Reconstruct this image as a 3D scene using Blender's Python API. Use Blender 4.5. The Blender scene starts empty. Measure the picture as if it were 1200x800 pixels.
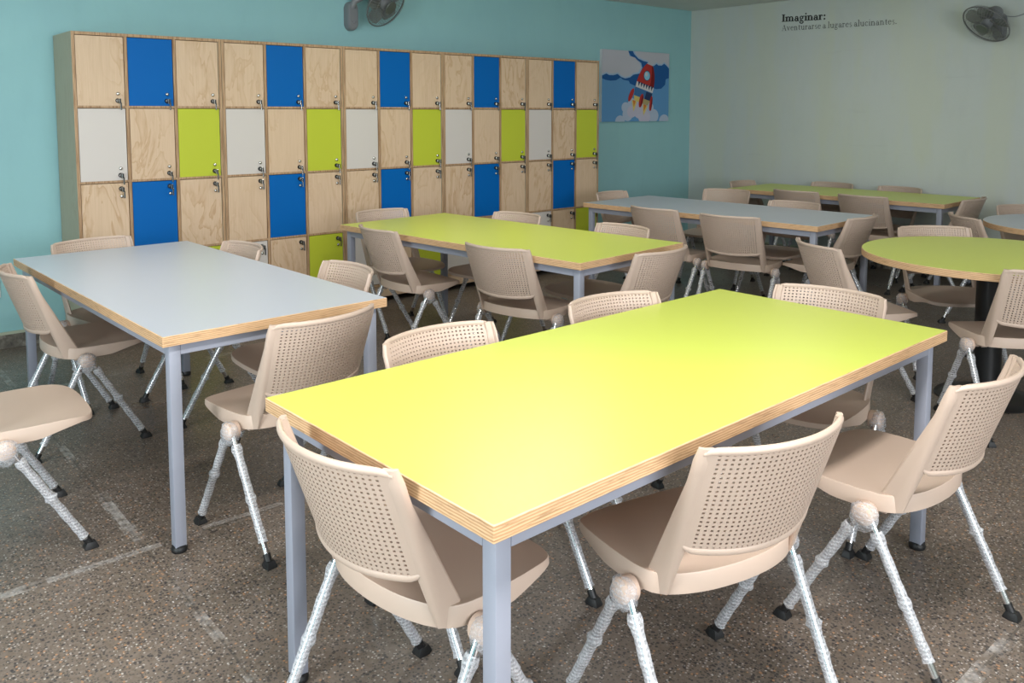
import bpy, bmesh, math, random
from mathutils import Vector, Matrix
PI = math.pi
S = bpy.context.scene
COL = S.collection

# ------------------------------------------------------------------ camera
CAM = Vector((-7.790, -5.9783, 1.470))
YAW, PITCH = 0.70904, -0.0840
F = Vector((math.sin(YAW)*math.cos(PITCH), math.cos(YAW)*math.cos(PITCH), math.sin(PITCH)))
Rt = Vector((math.cos(YAW), -math.sin(YAW), 0)); Up = Rt.cross(F)
cd = bpy.data.cameras.new('camera'); cam = bpy.data.objects.new('camera', cd); COL.objects.link(cam)
cam.matrix_world = Matrix(((Rt.x, Up.x, -F.x, CAM.x), (Rt.y, Up.y, -F.y, CAM.y), (Rt.z, Up.z, -F.z, CAM.z), (0, 0, 0, 1)))
cd.sensor_width = 36; cd.lens = 987.23/1200*36; cd.shift_y = -185.47/1200; cd.clip_start = .05; cd.clip_end = 60
S.camera = cam

# ------------------------------------------------------------------ light, world, exposure
S.view_settings.view_transform = 'Standard'; S.view_settings.look = 'None'
S.view_settings.exposure = 0.0; S.view_settings.gamma = 1.0; S.view_settings.use_curve_mapping = False
W = bpy.data.worlds.new('sky'); S.world = W; W.use_nodes = True
W.node_tree.nodes['Background'].inputs[0].default_value = (.75, .88, 1, 1)
W.node_tree.nodes['Background'].inputs[1].default_value = 1.0
CEIL = 2.601; XL, YB = -9.9, -8.7           # room: x XL..0, y YB..0

def area(name, loc, size, size_y, power, color, rot):
    l = bpy.data.lights.new(name, 'AREA'); l.shape = 'RECTANGLE'; l.size = size; l.size_y = size_y
    l.energy = power; l.color = color
    o = bpy.data.objects.new(name, l); o.location = loc; o.rotation_euler = rot; COL.objects.link(o); return o
# daylight entering through the windows behind the photographer and on the left
area('window_daylight', (-6.9, YB+.06, 1.62), 3.9, 1.3, 182, (.93, .96, 1), (PI/2, 0, 0))
area('side_window_daylight', (XL+.06, -4.3, 1.62), 2.6, 1.3, 118, (.9, .97, 1), (0, -PI/2, 0))
ADDED_LAMPS = [(-6.9, -5.3, 80), (-2.9, -5.5, 10), (-6.9, -2.2, 15), (-4.5, -2.3, 18), (-1.6, -2.3, 4)]  # unseen ceiling lamps, added and tuned to light table tops and walls
for lx, ly, pw in ADDED_LAMPS:
    area('added_lamp_light', (lx, ly, CEIL-.075), 1.16, .26, pw, (1, .97, .93), (0, 0, 0))

# ------------------------------------------------------------------ materials
def mat(name, base=(.8, .8, .8), rough=.5, metal=0., spec=.5):
    m = bpy.data.materials.new(name); m.use_nodes = True
    b = m.node_tree.nodes['Principled BSDF']
    b.inputs['Base Color'].default_value = (*base, 1); b.inputs['Roughness'].default_value = rough
    b.inputs['Metallic'].default_value = metal; b.inputs['Specular IOR Level'].default_value = spec
    return m
class N:
    """small node helper"""
    def __init__(s, m): s.t = m.node_tree; s.b = s.t.nodes['Principled BSDF']
    def n(s, typ, ins=None, **kw):
        x = s.t.nodes.new(typ)
        for k, v in kw.items(): setattr(x, k, v)
        for k, v in (ins or {}).items():
            if isinstance(v, bpy.types.NodeSocket): s.t.links.new(v, x.inputs[k])
            else: x.inputs[k].default_value = v
        return x
    def coord(s, scale=(1, 1, 1), loc=(0, 0, 0), which='Object'):
        c = s.n('ShaderNodeTexCoord'); return s.n('ShaderNodeMapping', {'Vector': c.outputs[which], 'Scale': scale, 'Location': loc}).outputs[0]
    def noise(s, v, scale, detail=3, rough=.5, dist=0):
        return s.n('ShaderNodeTexNoise', {'Vector': v, 'Scale': scale, 'Detail': detail, 'Roughness': rough, 'Distortion': dist}).outputs[0]
    def ramp(s, f, stops, interp='LINEAR'):
        r = s.n('ShaderNodeValToRGB', {'Fac': f}); r.color_ramp.interpolation = interp; e = r.color_ramp.elements
        while len(e) < len(stops): e.new(.5)
        for i, (p, c) in enumerate(stops):
            e[i].position = p; e[i].color = (*c, 1) if not isinstance(c, (int, float)) else (c, c, c, 1)
        return r.outputs[0]
    def mix(s, f, a, b, mode='MIX'):
        x = s.n('ShaderNodeMix', data_type='RGBA', blend_type=mode)
        for k, v in ((0, f), (6, a), (7, b)):
            if isinstance(v, bpy.types.NodeSocket): s.t.links.new(v, x.inputs[k])
            else: x.inputs[k].default_value = v if isinstance(v, (int, float)) else (*v, 1)
        return x.outputs[2]
    def math(s, op, a, b=0., c=0.):
        return s.n('ShaderNodeMath', {0: a, 1: b, 2: c}, operation=op).outputs[0]
    def color(s, o): s.t.links.new(o, s.b.inputs['Base Color'])
    def rough(s, o): s.t.links.new(o, s.b.inputs['Roughness'])
    def bump(s, h, st=.3, d=.01):
        x = s.n('ShaderNodeBump', {'Height': h, 'Strength': st, 'Distance': d}); s.t.links.new(x.outputs[0], s.b.inputs['Normal'])

def wall_mat(name, c, c2, stain=None):
    m = mat(name, c, .62, spec=.25); k = N(m); v = k.coord()
    f = k.noise(v, .9, 5, .6); col = k.mix(k.ramp(f, [(.35, 0), (.65, 1)]), c, c2)
    f2 = k.noise(k.coord((1, 1, .35)), 7, 6, .65)
    col = k.mix(k.math('MULTIPLY', k.ramp(f2, [(.5, 0), (.85, 1)]), .35), col, tuple(x*.86 for x in c))
    if stain:
        f3 = k.noise(k.coord((1, 1.6, .3), (3, 1, 2)), 1.3, 4, .6)
        col = k.mix(k.math('MULTIPLY', k.ramp(f3, [(.5, 0), (.6, 1)]), .45), col, stain)
        f4 = k.noise(k.coord((1, .8, 9), (0, 4, .9)), 1.1, 5, .7)
        col = k.mix(k.math('MULTIPLY', k.ramp(f4, [(.62, 0), (.72, 1)]), .18), col, tuple(x*.7 for x in c))
    k.color(col); k.bump(k.noise(v, 26, 6, .65), .14, .008)
    return m
M = {}
M['teal'] = wall_mat('teal_paint', (.290, .530, .565), (.31, .56, .58))
M['palewall'] = wall_mat('pale_green_grey_paint', (.52, .565, .535), (.54, .58, .56), (.55, .58, .46))
M['ceiling'] = wall_mat('ceiling_paint', (.66, .67, .63), (.70, .70, .66))

def floor_mat():
    m = mat('terrazzo', (.2, .18, .16), .34, spec=.42); k = N(m); v = k.coord()
    big = k.noise(v, 1.1, 4, .6)
    base = k.mix(k.ramp(big, [(.35, 0), (.68, 1)]), (.118, .090, .070), (.155, .120, .094))
    fine = k.noise(v, 60, 3, .7)
    base = k.mix(k.ramp(fine, [(.35, 0), (.75, 1)]), base, (.205, .170, .142))
    def specks(scale, thr, colr, seed, pick):
        vo = k.n('ShaderNodeTexVoronoi', {'Vector': k.coord((1, 1, 1), (seed, seed*.7, 0)), 'Scale': scale, 'Randomness': 1.0})
        near = k.math('LESS_THAN', vo.outputs['Distance'], thr)
        sel = k.n('ShaderNodeSeparateColor', {0: vo.outputs['Color']}).outputs[0]
        return k.math('MULTIPLY', near, k.math('GREATER_THAN', sel, pick)), colr
    for a in ((78, .34, (.035, .034, .037), 1.3, .50), (130, .40, (.06, .052, .048), 5.1, .5), (110, .34, (.40, .36, .33), 7.7, .72), (85, .30, (.42, .22, .11), 3.9, .82), (60, .26, (.03, .03, .035), 9.2, .78), (75, .2, (.62, .60, .57), 12.2, .9)):
        f, c = specks(*a); base = k.mix(k.math('MULTIPLY', f, .8), base, c)
    # casting joints of the terrazzo, chalky where grout has been smeared over them
    sx = k.n('ShaderNodeSeparateXYZ', {0: k.coord()})
    wob = k.math('MULTIPLY', k.math('SUBTRACT', k.noise(v, 3, 2), .5), .015)
    def joint(out, phase, pitch, w):
        a = k.math('ADD', k.math('ADD', out, phase), wob)
        a = k.math('PINGPONG', a, pitch/2)
        return k.math('LESS_THAN', a, w)
    jx = joint(sx.outputs[0], 6.95, 1.05, .0035); jy = joint(sx.outputs[1], 3.10, 1.04, .0035)
    j = k.math('MAXIMUM', jx, jy)
    base = k.mix(k.math('MULTIPLY', j, .45), base, (.05, .048, .045))
    wx = joint(sx.outputs[0], 6.95, 2.1, .016); wy = joint(sx.outputs[1], 3.10, 2.08, .022)
    j2 = k.math('MAXIMUM', k.math('MULTIPLY', wx, k.ramp(k.noise(v, 2.3, 5, .7), [(.50, 0), (.60, 1)])), k.math('MULTIPLY', wy, k.ramp(k.noise(k.coord((1, 1, 1), (3.1, 1.2, 0)), 1.7, 5, .7), [(.49, 0), (.58, 1)])))
    j2 = k.math('MULTIPLY', j2, k.ramp(k.noise(v, 22, 4, .7), [(.35, 0), (.62, 1)]))
    j2 = k.math('MULTIPLY', j2, k.math('LESS_THAN', sx.outputs[0], -5.2))
    base = k.mix(k.math('MULTIPLY', j2, .6), base, (.55, .53, .51))
    def near(out, v0, w): return k.math('LESS_THAN', k.math('ABSOLUTE', k.math('SUBTRACT', k.math('ADD', out, wob), v0)), w)
    def between(out, a, b2): return k.math('MULTIPLY', k.math('GREATER_THAN', out, a), k.math('LESS_THAN', out, b2))
    s1 = k.math('MULTIPLY', near(sx.outputs[1], -3.10, .016), between(sx.outputs[0], -7.25, -6.90))
    s2 = k.math('MULTIPLY', near(sx.outputs[0], -6.95, .024), between(sx.outputs[1], -3.02, -2.55))
    s3 = k.math('MULTIPLY', near(sx.outputs[1], -3.08, .013), between(sx.outputs[0], -6.75, -6.45))
    s2 = k.math('MULTIPLY', s2, k.ramp(k.noise(v, 14, 4, .7), [(.46, 0), (.58, 1)]))
    st = k.math('MULTIPLY', k.math('MAXIMUM', k.math('MAXIMUM', s1, s2), s3), k.ramp(k.noise(v, 40, 4, .7), [(.38, .05), (.62, .9)]))
    base = k.mix(k.math('MULTIPLY', st, .5), base, (.55, .53, .51))
    # dusty scuffs
    d = k.ramp(k.noise(k.coord((1, 1, 1), (5, 2, 0)), .8, 8, .72), [(.55, 0), (.75, 1)])
    base = k.mix(k.math('MULTIPLY', d, .25), base, (.42, .38, .36))
    k.color(base); k.rough(k.ramp(k.noise(v, 2.2, 5, .6), [(.3, .24), (.7, .48)]))
    k.bump(k.noise(v, 120, 3), .05, .003)
    return m
M['floor'] = floor_mat()

def ply_face(name, light, dark):
    m = mat(name, light, .5, spec=.3); k = N(m)
    oi = k.n('ShaderNodeObjectInfo'); off = k.n('ShaderNodeVectorMath', {0: (37., 11., 53.), 'Scale': oi.outputs['Random']}, operation='SCALE')
    c = k.n('ShaderNodeTexCoord'); mp = k.n('ShaderNodeMapping', {'Vector': c.outputs['Object'], 'Scale': (1, 1, .36)})
    v = k.n('ShaderNodeVectorMath', {0: mp.outputs[0], 1: off.outputs[0]}, operation='ADD').outputs[0]
    h = k.noise(v, 5.2, 4, .58, .7)
    w = k.math('FRACT', k.math('MULTIPLY', h, 7.5))
    line = k.ramp(w, [(0, 0), (.5, .05), (.78, .55), (.92, 1), (1, 0)])
    amt = k.ramp(k.noise(v, 2.2, 2), [(.36, .06), (.66, 1)])
    fib = k.noise(k.n('ShaderNodeVectorMath', {0: v, 1: (60, 60, 4)}, operation='MULTIPLY').outputs[0], 2.2, 4, .6)
    col = k.mix(k.math('MULTIPLY', line, k.math('MULTIPLY', amt, .62)), light, dark)
    col = k.mix(k.ramp(fib, [(.35, .16), (.65, 0)]), col, tuple(x*.78 for x in dark))
    k.color(col); return m
M['ply'] = ply_face('plywood_face', (.655, .485, .335), (.44, .255, .12))
M['plyside_bounce'] = ply_face('plywood_side_teal_bounce', (.50, .44, .32), (.38, .30, .19))  # side panels: dimness and green bounce off the teal wall painted into the colour

def ply_edge(name, a, b, pitch=.0045, zs=1.0):
    m = mat(name, a, .55, spec=.3); k = N(m)
    s = k.n('ShaderNodeSeparateXYZ', {0: k.coord()})
    wob = k.math('MULTIPLY', k.noise(k.coord((9, 9, 40)), 1, 3), .006)
    z = k.math('ADD', s.outputs[2], wob)
    f = k.math('FRACT', k.math('DIVIDE', z, pitch))
    g = k.noise(k.coord((14, 14, 190)), 1, 5, .7)
    c = k.mix(k.ramp(f, [(0, 0), (.4, .1), (.5, 1), (.9, .9), (1, 0)]), a, b)
    c = k.mix(k.ramp(g, [(.52, 0), (.70, .7)]), c, tuple(x*.48 for x in b))
    k.color(c); return m
M['plyedge'] = ply_edge('plywood_edge', (.68, .455, .27), (.48, .275, .135), .0062)
def vply(name):
    m = mat(name, (.5, .34, .2), .55, spec=.3); k = N(m)
    g = k.noise(k.coord((160, 160, 5)), 1, 4, .6)
    k.color(k.mix(k.ramp(g, [(.4, 0), (.62, 1)]), (.50, .335, .20), (.29, .17, .09))); return m
M['plyframe'] = vply('plywood_frame_edge')
def lam(name, c, rough=.36, spec=.45):
    m = mat(name, c, rough, spec=spec); k = N(m); k.bump(k.noise(k.coord(), 420, 2), .05, .0006); return m
M['lime_top'] = lam('lime_laminate', (.575, .645, .102), .33)
M['grey_top'] = lam('grey_laminate', (.485, .52, .585), .33)
M['lime_door'] = lam('lime_door_laminate', (.475, .535, .040), .45, .3)
M['blue_door'] = lam('blue_door_laminate', (.0, .115, .41), .5, .15)
M['white_door'] = lam('white_door_laminate', (.61, .565, .53), .45, .3)
M['frame'] = mat('grey_blue_powder_coat', (.285, .30, .36), .42, spec=.4)
M['plastic'] = mat('taupe_plastic', (.50, .385, .312), .45, spec=.4)
k = N(M['plastic']); k.bump(k.noise(k.coord(), 900, 2), .06, .0004)
M['hub'] = mat('beige_hub_plastic', (.56, .42, .34), .5)
M['chrome'] = mat('chrome', (.78, .78, .80), .14, 1)
M['black'] = mat('black_rubber', (.012, .012, .013), .45)
M['blackmetal'] = mat('black_painted_steel', (.010, .010, .011), .38)
M['void'] = mat('dark_locker_inside', (.05, .035, .022), .8)
M['steel'] = mat('lock_steel', (.62, .62, .60), .25, 1)
M['fan'] = mat('fan_grey_plastic', (.20, .21, .225), .4)
M['fanwire'] = mat('fan_guard_wire', (.15, .15, .15), .4)
M['fanhub'] = mat('fan_badge_olive', (.10, .115, .10), .4)
M['vinyl'] = mat('dark_lettering_vinyl', (.022, .024, .024), .6)
M['vinyl2'] = mat('grey_lettering_vinyl', (.075, .082, .078), .6)
M['whiteplastic'] = mat('white_switch_plastic', (.62, .66, .65), .4)
M['added_lampbody'] = mat('added_lamp_housing_white', (.8, .8, .8), .5)
M['diffuser'] = mat('added_lamp_diffuser', (.9, .9, .9), .5)
b = M['diffuser'].node_tree.nodes['Principled BSDF']; b.inputs['Emission Color'].default_value = (1, .97, .93, 1); b.inputs['Emission Strength'].default_value = 1.5
M['winframe'] = mat('window_frame_aluminium', (.6, .6, .6), .4, .6)

def wrap_mat(name, mul):
    m = mat(name, (.74, .75, .79), .25, spec=.6); k = N(m)
    t = k.n('ShaderNodeBsdfTransparent'); out = m.node_tree.nodes['Material Output']
    v = k.coord()
    wv = k.n('ShaderNodeTexWave', {'Vector': k.coord(), 'Scale': 28., 'Distortion': 1.5, 'Detail': 2., 'Detail Scale': 2.}, bands_direction='Z')
    vo = k.n('ShaderNodeTexVoronoi', {'Vector': v, 'Scale': 170.})
    f = k.math('ADD', k.math('MULTIPLY', wv.outputs['Fac'], .22), k.ramp(vo.outputs['Distance'], [(.2, .36), (.6, .08)]))
    f = k.math('ADD', f, k.math('MULTIPLY', k.noise(v, 30, 3), .28))
    lw = k.n('ShaderNodeLayerWeight', {'Blend': .35})
    f = k.n('ShaderNodeMath', {0: f, 1: k.math('MULTIPLY', lw.outputs['Facing'], .35)}, operation='ADD', use_clamp=True).outputs[0]
    f = k.math('MULTIPLY', f, mul)
    mx = k.n('ShaderNodeMixShader', {0: f, 1: t.outputs[0], 2: k.b.outputs[0]})
    k.t.links.new(mx.outputs[0], out.inputs[0]); k.bump(vo.outputs['Distance'], .3, .0012)
    return m
M['wrap'] = wrap_mat('clear_bubble_film', .92); M['wraphub'] = wrap_mat('clear_bubble_film_loose', .62)
def trans(name, c, a):
    m = mat(name, c, .3); k = N(m); t = k.n('ShaderNodeBsdfTransparent'); out = m.node_tree.nodes['Material Output']
    mx = k.n('ShaderNodeMixShader', {0: a, 1: t.outputs[0], 2: k.b.outputs[0]}); k.t.links.new(mx.outputs[0], out.inputs[0]); return m
M['blade'] = trans('smoky_fan_blade', (.20, .21, .20), .5)
g = mat('window_glass', (1, 1, 1), .02); g.node_tree.nodes['Principled BSDF'].inputs['Transmission Weight'].default_value = 1; M['glass'] = trans('window_glass_clear', (.9, .95, 1), .08)

def base_mat():
    m = mat('grimy_skirting', (.2, .18, .15), .7); k = N(m); s = k.n('ShaderNodeSeparateXYZ', {0: k.coord()})
    g = k.noise(k.coord((1, 1, .6)), 17, 6, .75)
    c = k.ramp(g, [(.35, (.05, .045, .04)), (.52, (.14, .125, .105)), (.7, (.30, .28, .24))])
    top = k.math('GREATER_THAN', s.outputs[2], .088)
    k.color(k.mix(top, c, (.42, .46, .36))); return m
M['skirting'] = base_mat()

# ------------------------------------------------------------------ mesh helpers
class MB:
    def __init__(s): s.v = []; s.f = []; s.m = []
    def add(s, vs, fs, mi=0):
        o = len(s.v); s.v += [tuple(x) for x in vs]; s.f += [tuple(i+o for i in f) for f in fs]; s.m += [mi]*len(fs); return s
    def box(s, a, b, mi=0):
        x0, y0, z0 = a; x1, y1, z1 = b
        return s.add([(x0, y0, z0), (x1, y0, z0), (x1, y1, z0), (x0, y1, z0), (x0, y0, z1), (x1, y0, z1), (x1, y1, z1), (x0, y1, z1)],
                     [(0, 3, 2, 1), (4, 5, 6, 7), (0, 1, 5, 4), (1, 2, 6, 5), (2, 3, 7, 6), (3, 0, 4, 7)], mi)
    def rings(s, rings, closed=True, cap=True, mi=0):
        n = len(rings[0]); vs = [p for r in rings for p in r]; fs = []
        for i in range(len(rings)-1):
            for j in range(n if closed else n-1):
                a = i*n+j; b2 = i*n+(j+1) % n; fs.append((a, b2, b2+n, a+n))
        if cap: fs.append(tuple(range(n-1, -1, -1))); fs.append(tuple((len(rings)-1)*n+j for j in range(n)))
        return s.add(vs, fs, mi)
    def tube(s, pts, rad, n=12, mi=0, cap=True):
        pts = [Vector(p) for p in pts]; rad = rad if isinstance(rad, (list, tuple)) else [rad]*len(pts); rs = []; up = None
        for i, p in enumerate(pts):
            d = (pts[min(i+1, len(pts)-1)]-pts[max(i-1, 0)]).normalized()
            if up is None: up = Vector((0, 0, 1)) if abs(d.z) < .9 else Vector((0, 1, 0))
            a = d.cross(up).normalized(); bb = a.cross(d).normalized(); up = bb
            rs.append([p+(a*math.cos(2*PI*j/n)+bb*math.sin(2*PI*j/n))*rad[i] for j in range(n)])
        return s.rings(rs, True, cap, mi)
    def lathe(s, prof, n=24, M4=None, mi=0):
        M4 = M4 or Matrix.Identity(4)
        rs = [[M4 @ Vector((r*math.cos(2*PI*j/n), r*math.sin(2*PI*j/n), z)) for j in range(n)] for r, z in prof]
        return s.rings(rs, True, True, mi)
    def prism(s, poly, M4, th, mi=0):
        n = len(poly)
        return s.add([M4 @ Vector((x, y, 0)) for x, y in poly]+[M4 @ Vector((x, y, th)) for x, y in poly],
                     [tuple(range(n-1, -1, -1)), tuple(range(n, 2*n))]+[(i, (i+1) % n, (i+1) % n+n, i+n) for i in range(n)], mi)
    def mesh(s, name, mats, smooth=None, bevel=0, seg=2):
        me = bpy.data.meshes.new(name); me.from_pydata(s.v, [], s.f)
        for m in (mats if isinstance(mats, (list, tuple)) else [mats]): me.materials.append(m)
        me.polygons.foreach_set('material_index', s.m)
        bm = bmesh.new(); bm.from_mesh(me); bmesh.ops.recalc_face_normals(bm, faces=bm.faces)
        if bevel:
            ed = [e for e in bm.edges if len(e.link_faces) == 2 and e.calc_face_angle() > .6]
            bmesh.ops.bevel(bm, geom=ed, offset=bevel, segments=seg, affect='EDGES', profile=.5)
        bm.to_mesh(me); bm.free()
        if smooth is not None:
            for p in me.polygons: p.use_smooth = True
            me.set_sharp_from_angle(angle=math.radians(smooth))
        return me
def put(name, me, parent=None, **props):
    o = bpy.data.objects.new(name, me); COL.objects.link(o)
    if parent: o.parent = parent
    for k2, v in props.items(): o[k2] = v
    return o
def thing(name, label, cat, loc=(0, 0, 0), rz=0, group=None):
    o = bpy.data.objects.new(name, None); COL.objects.link(o); o.empty_display_size = .1
    o.location = loc; o.rotation_euler = (0, 0, rz); o['label'] = label; o['category'] = cat
    if group: o['group'] = group
    return o
def copy_tree(o, parent=None):
    c = o.copy(); COL.objects.link(c)
    if parent: c.parent = parent
    for ch in list(o.children): copy_tree(ch, c)
    return c

# ------------------------------------------------------------------ room
T = .15
put('floor', MB().box((XL-T, YB-T, -.12), (T, T, 0)).mesh('floor', M['floor']), kind='structure')
mb = MB().box((XL-T, YB-T, CEIL+.006), (T, T, CEIL+.12))
# ceiling boards with open joints
xs = [XL+.01] + [x for x in (-8.54, -7.32, -6.10, -4.88, -3.66, -2.44, -1.22)] + [-.004]
ys = [YB+.01, -7.32, -4.88, -2.44, -.004]
for i in range(len(xs)-1):
    for j in range(len(ys)-1):
        mb.box((xs[i]+.004, ys[j]+.004, CEIL), (xs[i+1]-.004, ys[j+1]-.004, CEIL+.006))
put('ceiling', mb.mesh('ceiling', M['ceiling']), kind='structure')
put('wall_back', MB().box((XL-T, 0, 0), (T, T, CEIL+.006)).mesh('wall_back', M['teal']), kind='structure')
put('wall_right', MB().box((0, YB-T, 0), (T, 0, CEIL+.006)).mesh('wall_right', M['palewall']), kind='structure')
def wall_with_hole(name, axis, h0, h1, z0, z1, m):
    q = MB()
    if axis == 'y':   # wall along x at y=YB
        for x0, x1, a, b2 in ((XL-T, h0, 0, CEIL+.006), (h1, 0, 0, CEIL+.006), (h0, h1, 0, z0), (h0, h1, z1, CEIL+.006)): q.box((x0, YB-T, a), (x1, YB, b2))
    else:
        for y0, y1, a, b2 in ((YB, h0, 0, CEIL+.006), (h1, 0, 0, CEIL+.006), (h0, h1, 0, z0), (h0, h1, z1, CEIL+.006)): q.box((XL-T, y0, a), (XL, y1, b2))
    put(name, q.mesh(name, m), kind='structure')
wall_with_hole('wall_front', 'y', -8.9, -4.9, .95, 2.3, M['palewall'])
wall_with_hole('wall_left', 'x', -5.65, -2.95, .95, 2.3, M['teal'])
for nm, ax, h0, h1 in (('window_1', 'y', -8.9, -4.9), ('window_2', 'x', -5.65, -2.95)):
    q = MB(); g2 = MB(); n = 3
    def bx(u0, u1, a, b2, d0, d1, Q):
        if ax == 'y': Q.box((u0, YB-d1, a), (u1, YB-d0, b2))
        else: Q.box((XL-d1, u0, a), (XL-d0, u1, b2))
    bx(h0, h1, .95, 1.0, .06, .12, q); bx(h0, h1, 2.25, 2.3, .06, .12, q)
    for i in range(n+1):
        u = h0+(h1-h0-.05)*i/n; bx(u, u+.05, 1.0, 2.25, .06, .12, q)
    bx(h0+.05, h1-.05, 1.0, 2.25, .088, .092, g2)
    w = put(nm, q.mesh(nm, M['winframe']), kind='structure'); put('window_pane', g2.mesh('pane', M['glass']), w)
q = MB().box((XL, -.018, 0), (-6.49, 0, .104)); q.box((-1.975, -.018, 0), (0, 0, .104))
put('baseboard_back', q.mesh('baseboard_back', M['skirting'], bevel=.003), kind='structure')
put('baseboard_right', MB().box((-.018, YB, 0), (0, -.018, .104)).mesh('baseboard_right', M['skirting'], bevel=.003), kind='structure')

# ------------------------------------------------------------------ lockers
LX0, LX1, LD, LH = -6.4908, -1.9692, .4558, 1.9501
UW = (LX1-LX0)/5; PT = .018
ROWZ = [(1.505, 1.9501-PT), (1.046, 1.495), (.591, 1.036), (.13+PT, .581)]
def lock_meshes():
    R = Matrix.Rotation(PI/2, 4, 'X')
    knob = MB().lathe([(.0, 0), (.008, 0), (.0105, .004), (.010, .012), (.006, .015), (0, .0152)], 14, R).mesh('knob', M['steel'], 50)
    l = MB().lathe([(0, 0), (.0145, 0), (.0145, .008), (.0115, .013), (0, .0132)], 16, R).mesh('lock', [M['blackmetal'], M['steel']], 40)
    for p in l.polygons:
        if abs(p.normal.y) > .9: p.material_index = 1
    kk = MB(); kk.box((-.0013, -.032, -.004), (.0013, -.010, .004), 0)
    kk.box((-.006, -.050, -.018), (.006, -.028, .012), 1); kk.box((.005, -.040, -.058), (.013, -.032, -.012), 1)
    key = kk.mesh('key', [M['steel'], M['black']], None, .0012)
    return knob, l, key
KNOB, LOCK, KEY = lock_meshes()
DOORS = [('ply', 'blue_door', 'ply'), ('white_door', 'ply', 'lime_door'), ('ply', 'blue_door', 'ply'), ('white_door', 'ply', 'lime_door')]
DLAB = {'ply': 'bare plywood door', 'blue_door': 'blue door', 'white_door': 'white door', 'lime_door': 'lime green door'}
ulabels = ['plywood locker unit nearest the left end, its grain side panel showing', 'plywood locker unit second from the left end of the locker wall',
           'middle plywood locker unit of the five, below the left wall fan', 'plywood locker unit second from the right end of the locker wall',
           'plywood locker unit at the right end, next to the rocket picture']
UCACHE = None
for u in range(5):
    if UCACHE is None:
        t = thing('locker_unit', ulabels[0], 'locker', (LX0, 0, 0), 0, 'plywood locker units along the teal wall')
        q = MB(); w = UW-.003
        q.box((0, -LD, .13), (PT, -.02, LH), 1); q.box((w-PT, -LD, .13), (w, -.02, LH), 1)
        q.box((PT, -LD, LH-PT), (w-PT, -.02, LH)); q.box((PT, -LD, .13), (w-PT, -.02, .13+PT)); q.box((PT, -.032, .13+PT), (w-PT, -.02, LH-PT))
        cw = (w-4*PT)/3
        for i in (1, 2): x = PT+i*(cw+PT); q.box((x-PT, -LD+.001, .13+PT), (x, -.032, LH-PT))
        for z in (1.4955, 1.0365, .5815):
            for i in range(3): x = PT+i*(cw+PT); q.box((x, -LD+.001, z), (x+cw, -.032, z+PT*.75))
        body = q.mesh('locker_body', [M['plyframe'], M['plyside_bounce']])
        for p in body.polygons: p.material_index = 1 if p.material_index == 1 and abs(p.normal.x) > .9 else 0
        body.update(); put('carcass', body, t)
        p = MB().box((.01, -LD+.012, .045), (w-.01, -LD+.03, .13)); put('plinth', p.mesh('plinth', M['ply'], bevel=.001), t)
        for fx in (.05, w-.05):
            for fy in (-LD+.06, -.08):
                put('foot', MB().lathe([(.02, 0), (.02, .02), (.012, .03), (.012, .13)], 12, Matrix.Translation((fx, fy, 0))).mesh('foot', M['black'], 40), t)
        dm = {}
        for r in range(4):
            z0, z1 = ROWZ[r]
            for i in range(3):
                x = PT+i*(cw+PT); g3 = .0035
                me = MB().box((-cw/2+g3, -.009, -(z1-z0)/2+g3), (cw/2-g3, .009, (z1-z0)/2-g3)).mesh('door', M[DOORS[r][i]], None, .0012)
                d = put('door', me, t, label=DLAB[DOORS[r][i]]); d.location = (x+cw/2, -LD+.013, (z0+z1)/2)
                zk, zl = (-(z1-z0)/2+.078, -(z1-z0)/2+.036) if r < 2 else ((z1-z0)/2-.085, (z1-z0)/2-.038)
                for nm, me2, zz in (('knob', KNOB, zk), ('lock', LOCK, zl), ('key', KEY, zl)):
                    o = put(nm, me2, d); o.location = (cw/2-.045, -.0088, zz)
        UCACHE = t
    else:
        t = copy_tree(UCACHE); t['label'] = ulabels[u]; t.location = (LX0+u*UW, 0, 0)

# ------------------------------------------------------------------ tables
def table(name, cx, cy, rz, L, Wd, top, label, group=None):
    t = thing(name, label, 'table', (cx, cy, 0), rz, group)
    TH = .0355; H = .75; g3 = .0305; s = .0385
    q = MB().box((-L/2, -Wd/2, H-TH), (L/2, Wd/2, H), 0)
    me = q.mesh('tabletop', [M['plyedge'], M[top]], None, .0022, 2)
    for p in me.polygons:
        if p.normal.z > .95: p.material_index = 1
    put('tabletop', me, t)
    hx, hy = L/2-g3, Wd/2-g3
    q = MB(); zt, zb = H-TH, H-TH-.040
    for sy in (-1, 1): q.box((-hx+s, min(sy*hy, sy*(hy-.02)), zb), (hx-s, max(sy*hy, sy*(hy-.02)), zt))
    for sx in (-1, 1): q.box((min(sx*hx, sx*(hx-.02)), -hy+s, zb), (max(sx*hx, sx*(hx-.02)), hy-s, zt))
    put('apron', q.mesh('apron', M['frame'], None, .0015), t)
    for sx in (-1, 1):
        for sy in (-1, 1):
            a = (min(sx*hx, sx*(hx-s)), min(sy*hy, sy*(hy-s)), .02); b2 = (max(sx*hx, sx*(hx-s)), max(sy*hy, sy*(hy-s)), zt)
            lg = put('leg', MB().box(a, b2).mesh('leg', M['frame'], 40, .003, 2), t)
            c = ((a[0]+b2[0])/2, (a[1]+b2[1])/2, 0)
            put('foot', MB().lathe([(.024, 0), (.0265, .004), (.0265, .014), (.0245, .017), (.0245, .023), (.019, .024)], 20, Matrix.Translation(c)).mesh('foot', M['black'], 40), lg)
    return t
table('classroom_table', -5.9113, -4.4161, .0215, 1.980, .889, 'lime_top', 'largest nearest rectangular table, lime green top with plywood edge', 'rectangular classroom tables')
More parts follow.
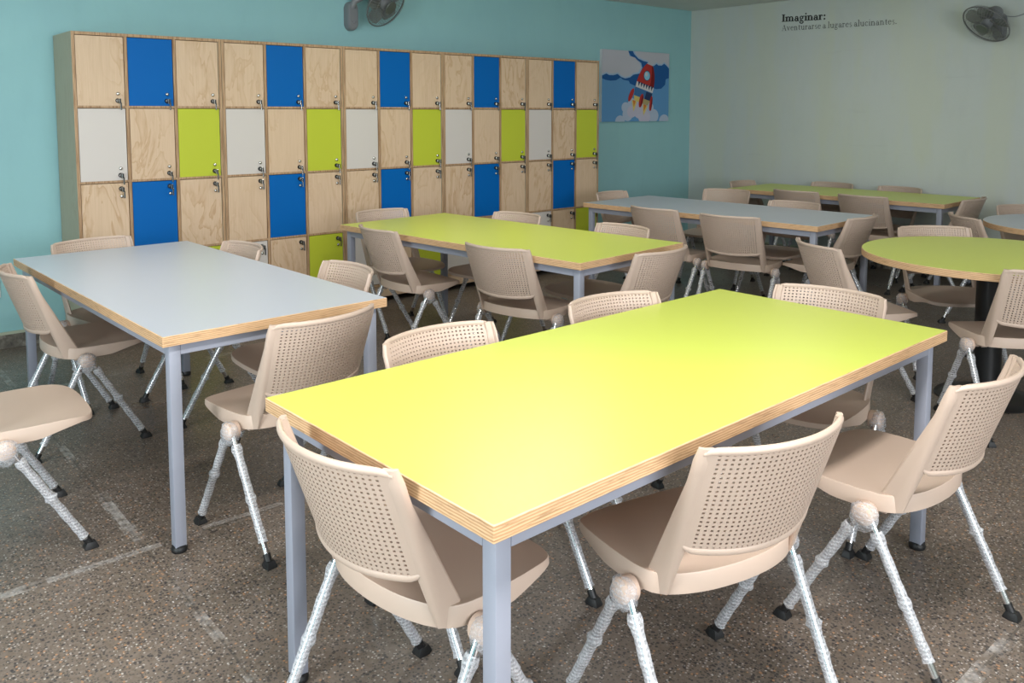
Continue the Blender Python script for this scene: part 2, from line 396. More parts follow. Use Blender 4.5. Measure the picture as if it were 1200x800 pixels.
table('classroom_table', -6.5173, -2.2294, .0334, .862, 1.984, 'grey_top', 'rectangular table with pale grey top at left, near the first lockers', 'rectangular classroom tables')
table('classroom_table', -4.5961, -2.1341, .0909, .891, 1.998, 'lime_top', 'rectangular lime green table in the middle, in front of the lockers', 'rectangular classroom tables')
table('classroom_table', -2.5163, -2.2254, .0537, .856, 1.970, 'grey_top', 'long rectangular grey table behind the middle lime table, near the rocket picture', 'rectangular classroom tables')
table('classroom_table', -.598, -2.215, .0447, .805, 1.952, 'lime_top', 'farthest rectangular lime green table, against the pale wall', 'rectangular classroom tables')
def round_table(cx, cy, r, top, label):
    t = thing('round_table', label, 'table', (cx, cy, 0), 0, 'round pedestal tables')
    H, TH = .75, .0355
    me = MB().lathe([(r-.002, H-TH), (r, H-TH+.002), (r, H-.002), (r-.002, H)], 96).mesh('round_top', [M['plyedge'], M[top]], 40)
    for p in me.polygons:
        if p.normal.z > .95: p.material_index = 1
    put('tabletop', me, t)
    put('pedestal', MB().lathe([(.065, .02), (.065, .70), (.16, .702), (.16, .7145)], 40).mesh('pedestal', M['blackmetal'], 35), t)
    put('base', MB().lathe([(.235, 0), (.24, .004), (.235, .010), (.16, .018), (.07, .024), (.066, .03)], 56).mesh('base', M['blackmetal'], 50), t)
    return t
round_table(-3.162, -4.346, .616, 'lime_top', 'round lime green table on a thick black column at the right')
round_table(-1.49, -4.32, .595, 'grey_top', 'round grey table cut by the right edge, by the pale wall')

# ------------------------------------------------------------------ chair
def catmull(pts, n=6):
    out = []
    for i in range(len(pts)-1):
        p0, p1, p2, p3 = pts[max(i-1, 0)], pts[i], pts[i+1], pts[min(i+2, len(pts)-1)]
        for j in range(n):
            t = j/n
            out.append(tuple(.5*((2*b2)+(-a+c)*t+(2*a-5*b2+4*c-d)*t*t+(-a+3*b2-3*c+d)*t**3) for a, b2, c, d in zip(p0, p1, p2, p3)))
    out.append(pts[-1]); return out
def seat_mesh():
    half = catmull([(0, .287), (.10, .284), (.165, .273), (.203, .252), (.222, .215), (.229, .15), (.229, .05), (.222, -.015), (.205, -.058), (.165, -.086), (.11, -.105), (.055, -.114), (0, -.117)], 5)
    out = half+[(-x, y) for x, y in half[-2:0:-1]]
    cy = .09
    def depth(y): return .017+.030*max(0, min(1, (.235-y)/.13))
    def top(x, y, k2):
        z = .452-.009*(1-k2**3)
        if y > .17: z -= .016*((y-.17)/.117)**2
        if y < -.02: z += .004*((-.02-y)/.09)
        return z
    rs = []
    for k2 in (.02, .25, .5, .72, .88, .96, .99): rs.append([(x*k2, cy+(y-cy)*k2, top(x*k2, cy+(y-cy)*k2, k2)) for x, y in out])
    rs.append([(x, y, top(x, y, 1)-.004) for x, y in out])
    rs.append([(x*1.002, cy+(y-cy)*1.002, top(x, y, 1)-depth(y)) for x, y in out])
    rs.append([(x*.975, cy+(y-cy)*.975, top(x, y, 1)-depth(y)) for x, y in out])
    rs.append([(x*.965, cy+(y-cy)*.965, top(x, y, 1)-.013) for x, y in out])
    rs.append([(x*.5, cy+(y-cy)*.5, .430) for x, y in out]); rs.append([(x*.02, cy+(y-cy)*.02, .430) for x, y in out])
    q = MB().rings(rs)
    # small underside lugs that clip the seat to the cross bar
    for sx in (-1, 1): q.box((sx*.19-.012, -.035, .395), (sx*.19+.012, .02, .432))
    return q.mesh('seat', M['plastic'], 50)
ZB, ZT = .528, .792
def ycorner(z): return -.062-(z-.415)*.355
def bow(u, z): return .066*(1-abs(u)**2.1)
def hw(z): return .196+.014*(z-.415)/.375         # outer half width
def bp(u, z, off=0):
    """point on the backrest sheet: u -1..1 across, off = towards the sitter"""
    x = u*(hw(z)-.004); y = ycorner(z)-.006-bow(u, z)
    sl = 2.1*.066*abs(u)**1.1*(1 if u > 0 else -1)/hw(z)
    nx, ny = -sl, 1; l = math.hypot(nx, ny)
    return (x+nx/l*off, y+ny/l*off, z)
def back_mesh():
    q = MB()
    # perforated panel with real holes
    NU, NV = 28, 22; U0 = .895; z0, z1 = ZB+.011, ZT-.011; tf, tb = .0015, -.0060
    def zz(u, v): return z0-.012*(1-u*u)*(1-v)+(z1-z0+.012*(1-u*u)*(1-v))*0 + (z1-z0)*v
    fr = .29
    for i in range(NU):
        for j in range(NV):
            ua, ub = -U0+2*U0*i/NU, -U0+2*U0*(i+1)/NU; va, vb = j/NV, (j+1)/NV
            ui, uj = ua+(ub-ua)*fr, ub-(ub-ua)*fr; vi, vj = va+(vb-va)*fr, vb-(vb-va)*fr
            vs = []
            for off in (tf, tb):
                for (u, v) in ((ua, va), (ub, va), (ub, vb), (ua, vb), (ui, vi), (uj, vi), (uj, vj), (ui, vj)): vs.append(bp(u, zz(u, v), off))
            fs = []
            for o2 in (0, 8):
                for e in range(4): fs.append((o2+e, o2+(e+1) % 4, o2+4+(e+1) % 4, o2+4+e))
            for e in range(4): fs.append((4+e, 4+(e+1) % 4, 12+(e+1) % 4, 12+e))
            q.add(vs, fs)
    # solid margins left and right of the holes
    for sg in (-1, 1):
        rs = []
        for j in range(NV+1):
            v = j/NV; a, b2 = sg*U0, sg*.97
            rs.append([bp(a, zz(a, v), tf), bp(b2, zz(b2, v), tf), bp(b2, zz(b2, v), tb), bp(a, zz(a, v), tb)])
        q.rings(rs)
    # top and bottom rims
    def rim(zf, h, th0, th1):
        rs = []
        for i in range(33):
            u = -1.0+2.0*i/32; z = zf(u); ring = []
            for a in range(8):
                an = 2*PI*a/8+PI/8; hh = h*(1-.45*abs(u)**14)*math.sin(an)*1.08; off = (th0+th1)/2+(th1-th0)/2*math.cos(an)*(1.08-.5*abs(u)**14)
                x, y, _ = bp(u, z, off); ring.append((x, y, z+hh))
            rs.append(ring)
        q.rings(rs)
    rim(lambda u: ZT-.0085-.009*max(0, (abs(u)-.88)/.12)**2, .0085, -.0085, .0045)
    rim(lambda u: ZB+.007-.012*(1-u*u)+.012*max(0, (abs(u)-.85)/.135)**2, .0095, -.0095, .0040)
    # stiles running down to the seat corners
    for sg in (-1, 1):
        rs = []
        for i in range(15):
            f = i/14; z = .409+(ZT-.009-.409)*f
            d = .078-.050*min(1, f*1.25)   # depth in y
            xo = hw(z)+.008-(.005 if i == 14 else 0); wd = .017+.012*min(1, f*2)
            yr = ycorner(z)-.016; yf = yr+d
            if i == 14: z += .004; yr += .003; yf -= .003
            xi = xo-wd
            # outline in (inwards, y): outer face curves round to the rear
            pts = [(xo-.006, yf), (xo-.001, yf-.006), (xo, yr+d*.45), (xo-.002, yr+.009), (xo-.010, yr), (xi, yr-.004*min(1, f*2)), (xi, yr+.006), (xo-.012, yr+.013), (xo-.011, yf-.004)]
            rs.append([(sg*x, y, z) for x, y in pts])
        q.rings(rs)
    return q.mesh('backrest', M['plastic'], 40)
random.seed(4)
HUBX, HUBZ = .252, .400
def leg_pts(sx, sy):
    yf = .232 if sy > 0 else -.207
    top = Vector((sx*HUBX, sy*.012, HUBZ)); bot = Vector((sx*.247, yf, .018))
    return top, bot
def leg_mesh(sx, sy):
    a, b2 = leg_pts(sx, sy); return MB().tube([a, b2], .0105, 14).mesh('leg', M['chrome'], 60)
def foot_mesh(sx, sy):
    a, b2 = leg_pts(sx, sy); q = MB(); d = (a-b2).normalized()
    q.tube([b2+d*.024, b2-d*.002], .0124, 12)
    q.rings([[(b2.x+sx*0+x*r, b2.y+sy*.004+y*r2, z) for x, y in ((-1, -1), (1, -1), (1.15, .1), (.8, 1), (-.8, 1), (-1.15, .1))] for r, r2, z in ((.017, .022, 0), (.017, .022, .006), (.012, .014, .022))])
    return q.mesh('foot', M['black'], 35)
def wrap_leg_mesh(sx, sy, full):
    rnd = random.Random(int(10+sx*3+sy*5+full)); a, b2 = leg_pts(sx, sy); d = b2-a; n = 34; pts = []; rad = []
    e = .93 if full else .86; kk = .45+.08*rnd.random()
    for i in range(n):
        f = .10+(e-.10)*i/(n-1)
        pts.append(a+d*f+Vector((rnd.uniform(-1, 1), rnd.uniform(-1, 1), 0))*.0008)
        r = .0138+.0006*math.sin(i*.9)+rnd.uniform(0, .0005)
        r += .0068*math.exp(-((f-kk)/.016)**2)+.004*math.exp(-((f-.14)/.03)**2)
        if i == n-1: r += .003
        rad.append(r)
    return MB().tube(pts, rad, 16, cap=False).mesh('film_sleeve', M['wrap'], 60)
def hub_mesh(sx):
    Rm = Matrix.Translation((sx*.228, 0, HUBZ)) @ Matrix.Rotation(sx*PI/2, 4, 'Y')
    return MB().lathe([(.012, -.03), (.012, 0), (.027, 0), (.030, .004), (.030, .036), (.024, .043), (.009, .046), (0.001, .046)], 28, Rm).mesh('hub', M['hub'], 40)
def hub_wrap_mesh(sx):
    rnd = random.Random(5 if sx > 0 else 9); n, mn = 22, 12; rs = []
    for i in range(1, mn):
        th = PI*i/mn; ring = []
        for j in range(n):
            ph = 2*PI*j/n; r = 1+rnd.uniform(-.07, .09)+.10*math.sin(ph*3+i)*.5
            ring.append((sx*.254+sx*.026*math.cos(th)*r, .038*math.sin(th)*math.cos(ph)*r, HUBZ-.004+.038*math.sin(th)*math.sin(ph)*r*(1.22 if math.sin(ph) < 0 else .96)))
        rs.append(ring)
    return MB().rings(rs).mesh('hub_film', M['wraphub'], 70)
CM = {'seat': seat_mesh(), 'back': back_mesh(), 'bar': MB().tube([(-.236, 0, .402), (.236, 0, .402)], .010, 12).mesh('cross_bar', M['chrome'], 60)}
for sx in (-1, 1):
    CM['hub', sx] = hub_mesh(sx); CM['hubw', sx] = hub_wrap_mesh(sx)
    for sy in (-1, 1): CM['leg', sx, sy] = leg_mesh(sx, sy); CM['foot', sx, sy] = foot_mesh(sx, sy); CM['lw', sx, sy] = wrap_leg_mesh(sx, sy, sy > 0)
GC = 'taupe perforated back chairs around the tables'
def make_chair(label):
    t = thing('stacking_chair', label, 'chair', (0, 0, 0), 0, GC)
    put('seat', CM['seat'], t); put('backrest', CM['back'], t, label='backrest with rows of small square holes'); put('cross_bar', CM['bar'], t)
    for sx in (-1, 1):
        h = put('pivot_hub', CM['hub', sx], t); put('plastic_wrap', CM['hubw', sx], h)
        for sy in (-1, 1):
            l = put('leg', CM['leg', sx, sy], t); put('plastic_wrap', CM['lw', sx, sy], l); put('foot', CM['foot', sx, sy], l)
    return t
CH = [
 (-6.768, -4.425, -1.491, 'chair at the left end of the nearest lime table, its back towards the camera'),
 (-6.170, -4.816, -.195, 'chair in the centre foreground, on the near long side of the nearest lime table'),
 (-5.407, -4.941, .007, 'right foreground chair angled away from the nearest lime table, whole seat in view'),
 (-6.465, -3.233, .135, 'chair at the near end of the left grey table, partly behind the nearest lime table'),
 (-4.971, -1.702, -1.604, 'left of the two chairs with backs to the camera at the middle lime table'),
 (-4.872, -2.636, -1.369, 'right of the two chairs with backs to the camera at the middle lime table'),
 (-6.866, -1.824, -1.566, 'chair tucked under the left long side of the left grey table'),
 (-7.315, -2.711, -1.602, 'chair cut by the left edge of the photo, only seat front and legs showing'),
 (-6.280, -4.073, 3.152, 'left of the two chairs across the nearest lime table, only backrest top showing'),
 (-5.538, -4.095, 3.011, 'right of the two chairs across the nearest lime table, only backrest top showing'),
 (-4.994, -4.385, 1.720, 'chair at the far right end of the nearest lime table, facing the camera'),
 (-6.550, -1.315, 3.334, 'chair at the locker end of the left grey table, by the first locker unit'),
 (-6.243, -1.815, 1.597, 'farther of the two chairs on the right side of the left grey table'),
 (-6.136, -2.696, 1.560, 'nearer of the two chairs on the right side of the left grey table'),
 (-4.674, -1.155, 3.169, 'chair at the locker end of the middle lime table, in front of a blue door'),
 (-4.289, -1.746, 1.680, 'farther chair on the right side of the middle lime table, back top just showing'),
 (-4.207, -2.596, 1.559, 'nearer chair on the right side of the middle lime table, beside the far grey table'),
 (-4.515, -3.107, .059, 'chair at the near right end of the middle lime table, back over its corner'),
 (-2.452, -1.280, 3.242, 'chair at the left end of the far grey table, before the teal wall'),
 (-2.906, -2.066, -1.539, 'left of the two chairs with backs to the camera at the far grey table'),
 (-2.881, -2.655, -1.363, 'right of the two chairs with backs to the camera at the far grey table'),
 (-2.453, -3.097, .078, 'chair at the near right end of the far grey table'),
 (-1.732, -1.645, 1.803, 'farther left chair on the far side of the far grey table'),
 (-2.208, -2.548, 1.605, 'nearer right chair on the far side of the far grey table'),
 (-.641, -1.346, 3.157, 'small distant chair at the left end of the farthest lime table'),
 (-.933, -2.013, -1.528, 'left of the two dark chairs on the near side of the farthest lime table'),
 (-.907, -2.612, -1.565, 'right of the two dark chairs on the near side of the farthest lime table'),
 (-.665, -3.113, .028, 'chair at the right end of the farthest lime table, back against the pale wall'),
 (-.345, -1.834, 1.577, 'left of the two chairs between the farthest lime table and the pale wall'),
 (-.328, -2.457, 1.45, 'right of the two chairs between the farthest lime table and the pale wall'),
 (-3.562, -3.805, -2.117, 'chair on the left of the round lime table, seen from behind'),
 (-2.791, -3.986, 2.388, 'chair on the far side of the round lime table, pale back facing the camera'),
 (-3.508, -4.609, -.702, 'chair on the near side of the round lime table, cut by the right edge'),
 (-1.070, -3.917, 2.409, 'chair behind the round grey table at the right edge'),
 (-1.754, -3.858, -2.365, 'chair on the left of the round grey table, seen from behind'),
]
first = None
for x, y, r, lab in CH:
    if first is None: first = make_chair(lab); t = first
    else: t = copy_tree(first)
    t.location = (x, y, 0); t.rotation_euler = (0, 0, r); t['label'] = lab

# ------------------------------------------------------------------ rocket picture
def picture():
    x0, x1, z0, z1 = -1.485, -.42, 1.372, 2.108; w, h = x1-x0, z1-z0
    t = thing('canvas_picture', 'square canvas picture of a red rocket over blue clouds, beside the lockers', 'picture', (x0, 0, z0))
    put('canvas', MB().box((0, -.032, 0), (w, -.0, h)).mesh('canvas', mat('canvas_white', (.62, .62, .64), .7), bevel=.002), t)
    cols = [('sky_mid', (.115, .30, .56)), ('deep_blue', (.012, .095, .30)), ('cloud_grey', (.50, .50, .56)), ('cloud_edge', (.33, .48, .66)), ('rocket_red', (.45, .035, .03)),
            ('dark_red', (.20, .012, .012)), ('white', (.62, .60, .62)), ('navy', (.02, .04, .11)), ('body_blue', (.05, .16, .36)), ('yellow', (.68, .55, .17)), ('orange', (.62, .20, .04)), ('glass_blue', (.25, .55, .72)), ('smoke', (.42, .50, .64)), ('ochre', (.42, .34, .16)), ('smoke_light', (.52, .50, .62))]
    mats = [mat('print_'+n, c, .6, spec=.25) for n, c in cols]; idx = {n: i for i, (n, c) in enumerate(cols)}
    q = MB(); lay = [0]
    def P(pts, c):
        lay[0] += 1; y = -.0325-.00012*lay[0]
        cl = [(min(1, max(0, a)), min(1, max(0, b3))) for a, b3 in pts]
        out = []
        for p in cl:
            if not out or (abs(p[0]-out[-1][0])+abs(p[1]-out[-1][1])) > 1e-5: out.append(p)
        q.add([(a*w, y, (1-b3)*h) for a, b3 in out], [tuple(range(len(out)))], idx[c])
    def E(cx, cy, rx, ry, c, rot=0, n=26):
        P([(cx+rx*math.cos(a)*math.cos(rot)-ry*math.sin(a)*math.sin(rot), cy+rx*math.cos(a)*math.sin(rot)+ry*math.sin(a)*math.cos(rot)) for a in [2*PI*i/n for i in range(n)]], c)
    P([(0, 0), (1, 0), (1, 1), (0, 1)], 'sky_mid')
    # dark cloud belt
    P([(0, .15), (1, .15), (1, .36), (.95, .38), (.94, .46), (.88, .52), (.80, .53), (.70, .50), (.6, .50), (.5, .50), (.4, .46), (.38, .42), (.36, .42), (.30, .41), (.26, .38), (.20, .42), (.12, .43), (.05, .42), (0, .40)], 'deep_blue')
    P([(.36, 0), (.6, 0), (.7, .25), (.5, .3), (.45, .12)], 'deep_blue')
    for dx, c in ((.022, 'cloud_edge'), (0, 'cloud_grey')):
        P([(0, 0), (.37, 0), (.39, .07), (.47, .09+dx*.5), (.54+dx, .16), (.56+dx, .23), (.52+dx, .29+dx), (.45, .31+dx), (.40, .35+dx), (.33, .37+dx), (.27, .35+dx), (.22, .31+dx), (.16, .33+dx), (.10, .33+dx), (.06, .31+dx), (0, .34+dx)], c)
        P([(.46-dx, 0), (1, 0), (1, .20+dx), (.95, .15+dx), (.92, .13+dx), (.88, .16+dx), (.83, .16+dx), (.80, .14+dx), (.76, .17+dx), (.70, .17+dx), (.66, .12+dx), (.60, .11+dx), (.52, .08+dx), (.48-dx, .04)], c)
    # exhaust clouds
    for cx, cy, r in ((.37, .90, .075), (.34, .80, .06), (.43, .74, .06), (.55, .78, .12), (.70, .80, .06), (.76, .92, .08), (.26, 1.0, .07), (.93, 1.0, .08)): E(cx, cy, r, r*1.25, 'smoke')
    for cx, cy, r in ((.43, .86, .07), (.55, .84, .10), (.62, .94, .09)): E(cx, cy, r, r*1.2, 'smoke_light')
    # flames
    for a in ((.455, .72, .47, .86), (.62, .78, .62, .92)):
        P([(a[0]-.03, a[1]-.03), (a[0]+.05, a[1]), (a[2]-.015, a[3])], 'yellow'); P([(a[0]-.012, a[1]-.03), (a[0]+.032, a[1]-.01), (a[2]-.012, a[3]-.06)], 'orange')
    # rocket leaning to the right: axis from base (.57,.74) to nose (.70,.14)
    def ax(u, v):                          # u across (-1..1), v along 0 base .. 1 nose
        bx, by, nx, ny = .565, .735, .705, .14; dx, dy = nx-bx, ny-by
        return (bx+dx*v+u*.13, by+dy*v+u*.045)
    body = [(0, .78), (.12, .93), (.25, 1.0), (.45, 1.0), (.6, .92), (.75, .75), (.88, .5), (.96, .28), (1.0, .0)]
    def section(v0, v1, c, u0=-1, u1=1):
        def wd(v):
            for (a, wa), (b3, wb) in zip(body, body[1:]):
                if a <= v <= b3: return wa+(wb-wa)*(v-a)/(b3-a)
            return 0
        vs = [v0+(v1-v0)*i/8 for i in range(9)]
        P([ax(u0*wd(v), v) for v in vs]+[ax(u1*wd(v), v) for v in reversed(vs)], c)
    section(0, .12, 'yellow'); section(0, .12, 'ochre', .1, 1)
    section(.12, .32, 'body_blue'); section(.12, .30, 'navy', .3, 1)
    section(.32, .45, 'white'); section(.45, .93, 'rocket_red'); section(.45, .93, 'dark_red', .55, 1); section(.93, 1.0, 'cloud_grey')
    for i in range(6):
        u = -.72+.3*i; P([ax(u-.13, .46), ax(u+.13, .46), ax(u+.02, .35)], 'navy')
    cxy = ax(-.05, .66); E(cxy[0], cxy[1], .052, .075, 'navy'); E(cxy[0], cxy[1], .044, .065, 'glass_blue'); E(cxy[0]-.01, cxy[1]-.02, .02, .03, 'white')
    E(.415, .62, .028, .10, 'rocket_red', .35); E(.715, .74, .022, .11, 'rocket_red', .12); E(.725, .75, .010, .10, 'dark_red', .12); E(.565, .70, .030, .10, 'rocket_red', .2); E(.575, .71, .012, .09, 'dark_red', .2)
    put('rocket_print', q.mesh('rocket_print', mats), t)
picture()

# ------------------------------------------------------------------ wall lettering (serif strokes, x-height = 1)
def glyphs(B):
    th, tn = (.36, .13) if B else (.20, .085); sf = .13 if B else .085
    G = {}
    def st(x, y0, y1, w=th, top='l', bot='b'):
        r = [[(x-w/2, y0), (x+w/2, y0), (x+w/2, y1), (x-w/2, y1)]]; e = .16
        if bot == 'b': r.append([(x-w/2-e, y0), (x+w/2+e, y0), (x+w/2+e, y0+sf), (x-w/2-e, y0+sf)])
        if top == 'b': r.append([(x-w/2-e, y1-sf), (x+w/2+e, y1-sf), (x+w/2+e, y1), (x-w/2-e, y1)])
        if top == 'l': r.append([(x-w/2-e, y1-sf-.06), (x-w/2, y1-sf-.02), (x-w/2, y1), (x-w/2-e, y1-.05)])
        return r
    def arc(cx, cy, rx, ry, a0, a1, wx, wy, n=12):
        r = []
        for i in range(n):
            q = []
            for a, s in ((a0+(a1-a0)*i/n, 1), (a0+(a1-a0)*(i+1)/n, 1), (a0+(a1-a0)*(i+1)/n, -1), (a0+(a1-a0)*i/n, -1)):
                a = math.radians(a); q.append((cx+(rx+s*wx/2)*math.cos(a), cy+(ry+s*wy/2)*math.sin(a)))
            r.append(q)
        return r
    def bar(x0, y0, x1, y1, w):
        d = math.hypot(x1-x0, y1-y0); nx, ny = -(y1-y0)/d*w/2, (x1-x0)/d*w/2
        return [[(x0+nx, y0+ny), (x0-nx, y0-ny), (x1-nx, y1-ny), (x1+nx, y1+ny)]]
    def dot(x, y, r): return [[(x+r*math.cos(a), y+r*math.sin(a)) for a in [2*PI*i/10 for i in range(10)]]]
    CAPH = 1.5
    G['I'] = (.8, st(.4, 0, CAPH, th*1.15, 'b', 'b'))
    G['A'] = (1.5, bar(.25, .04, .74, CAPH, tn)+bar(.74, CAPH, 1.24, .04, th)+bar(.42, .5, 1.05, .5, tn)+bar(.02, .04, .48, .04, sf)+bar(.95, .04, 1.5, .04, sf))
    def hump(x0, wd, w=th): return arc(x0+wd/2, .62, wd/2, .32, 0, 180, w*.75, tn*1.6)+st(x0+wd, 0, .64, w, None)
    G['n'] = (1.25, st(.28, 0, 1)+hump(.28, .62)); G['m'] = (1.9, st(.28, 0, 1)+hump(.28, .62)+hump(.90, .62))
    G['r'] = (.88, st(.28, 0, 1)+arc(.56, .6, .28, .32, 60, 180, tn*1.4, tn*1.6)+dot(.70, .84, .13 if B else .09))
    G['i'] = (.58, st(.28, 0, 1)+dot(.26, 1.38, .17 if B else .11)); G['l'] = (.58, st(.28, 0, 1.6))
    G['u'] = (1.25, st(.28, .36, 1, th, 'l', None)+arc(.58, .38, .30, .32, 180, 330, th*.7, tn*1.6)+st(.92, 0, 1, th, 'l', 'b'))
    G['a'] = (1.02, st(.70, .12, .68, th, None, None)+arc(.45, .68, .25, .26, 0, 150, th*.6, tn*1.5)+arc(.42, .29, .26, .25, 60, 330, th*.85, tn*1.5)+dot(.24, .72, .12 if B else .08)+bar(.66, .06, .98, .1, tn*1.4))
    G['e'] = (1.0, arc(.5, .5, .36, .45, 20, 320, th*.9, tn*1.4)+bar(.2, .58, .84, .58, tn)+arc(.5, .5, .36, .45, 10, 22, tn, tn))
    G['c'] = (.98, arc(.5, .5, .36, .45, 50, 315, th*.9, tn*1.4)+dot(.72, .80, .12 if B else .08))
    G['s'] = (.85, arc(.42, .72, .22, .22, 40, 270, th*.65, tn*1.4)+arc(.42, .26, .24, .23, -140, 90, th*.65, tn*1.4))
    G['t'] = (.78, st(.34, .2, 1.25, th, None, None)+arc(.52, .24, .18, .20, 180, 320, th*.6, tn*1.4)+bar(.08, .93, .70, .93, tn))
    G['v'] = (1.15, bar(.24, 1, .60, .04, th)+bar(.60, .04, .94, 1, tn)+bar(.02, .96, .46, .96, sf)+bar(.74, .96, 1.12, .96, sf))
    G['g'] = (1.08, arc(.46, .66, .27, .28, 0, 360, th*.75, tn*1.4)+arc(.48, -.22, .36, .24, 0, 360, th*.55, tn*1.8)+bar(.28, .38, .24, .12, tn*1.6)+bar(.24, .08, .70, .02, th*.7)+bar(.68, .86, 1.0, .94, tn*1.5))
    G[':'] = (.6, dot(.3, .16, .19)+dot(.3, .84, .19)); G['.'] = (.5, dot(.2, .13, .13)); G[' '] = (.42, [])
    return G
def lettering(text, B, y_start, y_end, z0, z_end, xh, m, label):
    G = glyphs(B); tot = sum(G[c][0] for c in text); q = MB(); x = 0; W2 = abs(y_end-y_start); sx = W2/tot; n = 0
    for c in text:
        wd, polys = G[c]
        for p in polys:
            n += 1; q.add([(-.0012-.00001*(n % 7), -(x+a)*sx, b3*xh+(z_end-z0)*((x+a)*sx/W2)) for a, b3 in p], [tuple(range(len(p)))])
        x += wd
    o = put('wall_lettering', q.mesh('wall_lettering', m)); o.location = (0, y_start, z0)
    o['label'] = label; o['category'] = 'wall lettering'; o['group'] = 'lettering on the pale wall'
lettering('Imaginar:', True, -1.142, -1.63, 2.391, 2.375, .050, M['vinyl'], 'bold black serif word ending in a colon, upper line of wall lettering')
lettering('Aventurarse a lugares alucinantes.', False, -1.145, -2.335, 2.300, 2.277, .0395, M['vinyl2'], 'thin dark serif sentence, lower line of wall lettering')

# ------------------------------------------------------------------ wall fans
def fan(label, centre, axis, wallpt, wall_n, blade_phase):
    """centre = guard centre; axis points out of the front of the fan; wallpt = where the base plate meets the wall"""
    t = thing('wall_fan', label, 'fan', wallpt, 0, 'wall fans')
    wp = Vector(wallpt); a = axis.normalized(); c = centre-wp; n = wall_n
    q0 = a.to_track_quat('Z', 'Y').to_matrix().to_4x4(); MM = Matrix.Translation(c) @ q0
    # capsule shaped base with switches
    up = Vector((0, 0, 1)); side = up.cross(n).normalized()
    MBs = Matrix(((side.x, up.x, n.x, 0), (side.y, up.y, n.y, 0), (side.z, up.z, n.z, 0), (0, 0, 0, 1)))
    def cap(w, h, k2=1): return [(w*k2*math.cos(x), (h*k2*math.sin(x)+(h*.9 if math.sin(x) > 0 else -h*.9))) for x in [2*PI*(i+.5)/24 for i in range(24)]]
    q = MB(); rs = []
    for k2, z in ((1, 0), (1, .05), (.93, .068), (.75, .078)):
        rs.append([MBs @ Vector((x, y, z)) for x, y in cap(.047, .06, k2)])
    q.rings(rs); put('base', q.mesh('base', M['fan'], 45), t)
    q = MB()
    for i in range(3): q.lathe([(.007, 0), (.007, .006), (.004, .008)], 10, MBs @ Matrix.Translation((.02*(i-1)*.8, -.045-.01*(i % 2), .077)))
    put('switch', q.mesh('switch', M['fan'], 40), t)
    # arm to the motor
    mb_ = c-a*.16
    q = MB().tube([n*.06+up*.07, n*.09+up*.11, (mb_+n*.09+up*.11)/2+up*.01, mb_], [.028, .026, .024, .03], 14); put('arm', q.mesh('arm', M['fan'], 60), t)
    q = MB().lathe([(.02, -.175), (.045, -.168), (.062, -.14), (.066, -.09), (.060, -.052), (.03, -.045)], 28, MM); put('motor_housing', q.mesh('motor', M['fan'], 50), t)
    q = MB().lathe([(.012, -.045), (.045, -.04), (.047, .005), (.035, .018), (.0, .02)], 24, MM); put('rotor', q.mesh('rotor', M['fan'], 50), t)
    R = .193
    for b3 in range(5):
        ph = blade_phase+2*PI*b3/5; q = MB(); pts = []
        for i in range(11):
            f = i/10; r = .04+.135*f; wd = .018+.050*math.sin(PI*min(1, f*.62+.12))**1.3
            if i == 10: wd *= .62
            pts.append((r, wd, f))
        rs = []
        for r, wd, f in pts:
            ring = []
            for s2, o2 in ((-1, 0), (1, 0), (1, .002), (-1, .002)):
                y = s2*wd*(.9)+.012; z = -.018+s2*wd*.35*(1-.5*f)+o2
                ring.append(MM @ Vector((r*math.cos(ph)-y*math.sin(ph), r*math.sin(ph)+y*math.cos(ph), z)))
            rs.append(ring)
        put('blade', q.rings(rs).mesh('blade', M['blade'], 50), t)
    # guard
    q = MB()
    def P3(r, an, z): return MM @ Vector((r*math.cos(an), r*math.sin(an), z))
    NW = 48
    for i in range(NW):
        an = 2*PI*i/NW
        q.tube([P3(.05, an, .055), P3(.12, an+.1, .052), P3(.17, an+.16, .036), P3(R, an+.2, 0)], .0011, 4, cap=False)
        q.tube([P3(.06, an, -.062), P3(.13, an, -.058), P3(.18, an, -.035), P3(R, an, 0)], .0011, 4, cap=False)
    for r, z, w in ((R, 0, .005), (.145, .045, .0016), (.145, -.054, .0016), (.09, .054, .0014)):
        q.tube([P3(r, 2*PI*i/48, z) for i in range(49)], w, 6, cap=False)
    put('guard', q.mesh('guard', M['fanwire'], 60), t)
    put('centre_badge', MB().lathe([(.052, .05), (.054, .056), (.05, .061), (.02, .064), (0, .064)], 28, MM).mesh('badge', M['fanhub'], 45), t, label='olive grey round badge')
    return t
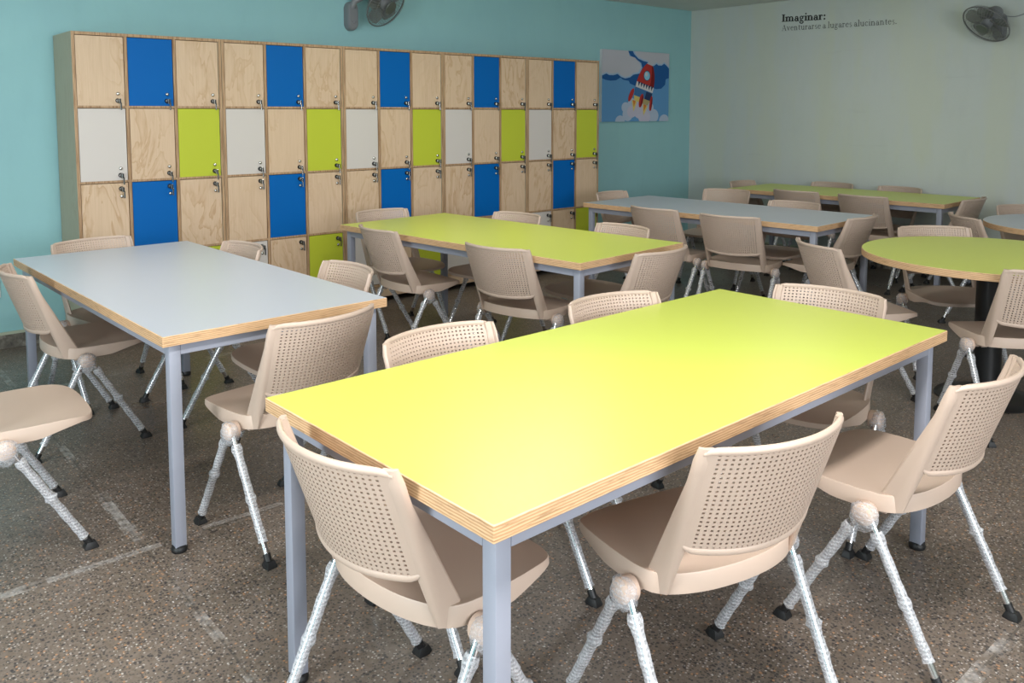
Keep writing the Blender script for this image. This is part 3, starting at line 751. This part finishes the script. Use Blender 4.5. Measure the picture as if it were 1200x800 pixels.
def view_axis(p, r, u, tow):
    d = (p-CAM).normalized(); rr = d.cross(Vector((0, 0, 1))).normalized(); uu = rr.cross(d)
    return (rr*r+uu*u-d*tow).normalized()
c1 = Vector((-4.17, -.24, 2.312))
fan('grey wall fan above the lockers, cut by the top of the photo', c1, view_axis(c1, .66, -.47, .58), (-4.365, 0, 2.225), Vector((0, -1, 0)), .5)
c2 = Vector((-.27, -3.195, 2.190))
fan('dark wall fan high on the pale wall near the top right', c2, view_axis(c2, -.47, -.66, .54), (0, -3.215, 2.185), Vector((-1, 0, 0)), 1.0)
q = MB().tube(catmull([(-.05, -3.25, 2.27), (-.006, -3.33, 2.262), (-.006, -3.42, 2.30), (-.006, -3.48, 2.40), (-.006, -3.55, 2.50), (-.006, -3.62, 2.60)], 6), .0035, 8)
o = put('power_cord', q.mesh('power_cord', M['fan'], 60)); o['label'] = 'thin dark cord climbing the pale wall from the right fan'; o['category'] = 'cord'
# outlet on the teal wall at the left edge
t = thing('wall_outlet', 'pale outlet plate on the teal wall at the left edge of the photo', 'outlet', (-6.885, 0, .38))
put('cover_plate', MB().box((-.04, -.010, -.055), (.04, 0, .055)).mesh('plate', M['whiteplastic'], bevel=.003), t)
put('socket', MB().box((-.018, -.014, -.032), (.018, -.009, .032)).mesh('socket', M['whiteplastic'], bevel=.002), t)
# bodies of the unseen ceiling lamps, added to brighten the room
for i, (lx, ly, pw) in enumerate(ADDED_LAMPS):
    nm = ['ceiling lamp above the nearest lime table', 'ceiling lamp on the near right of the room', 'ceiling lamp above the left grey table', 'ceiling lamp above the middle lime table', 'ceiling lamp above the far tables'][i]
    t = thing('added_ceiling_lamp', 'added white box '+nm, 'lamp', (lx, ly, CEIL), 0, 'added ceiling lamps')
    put('housing', MB().box((-.62, -.15, -.055), (.62, .15, 0)).mesh('housing', M['added_lampbody'], bevel=.004), t)
    put('diffuser', MB().box((-.60, -.135, -.066), (.60, .135, -.055)).mesh('diffuser', M['diffuser'], bevel=.003), t)
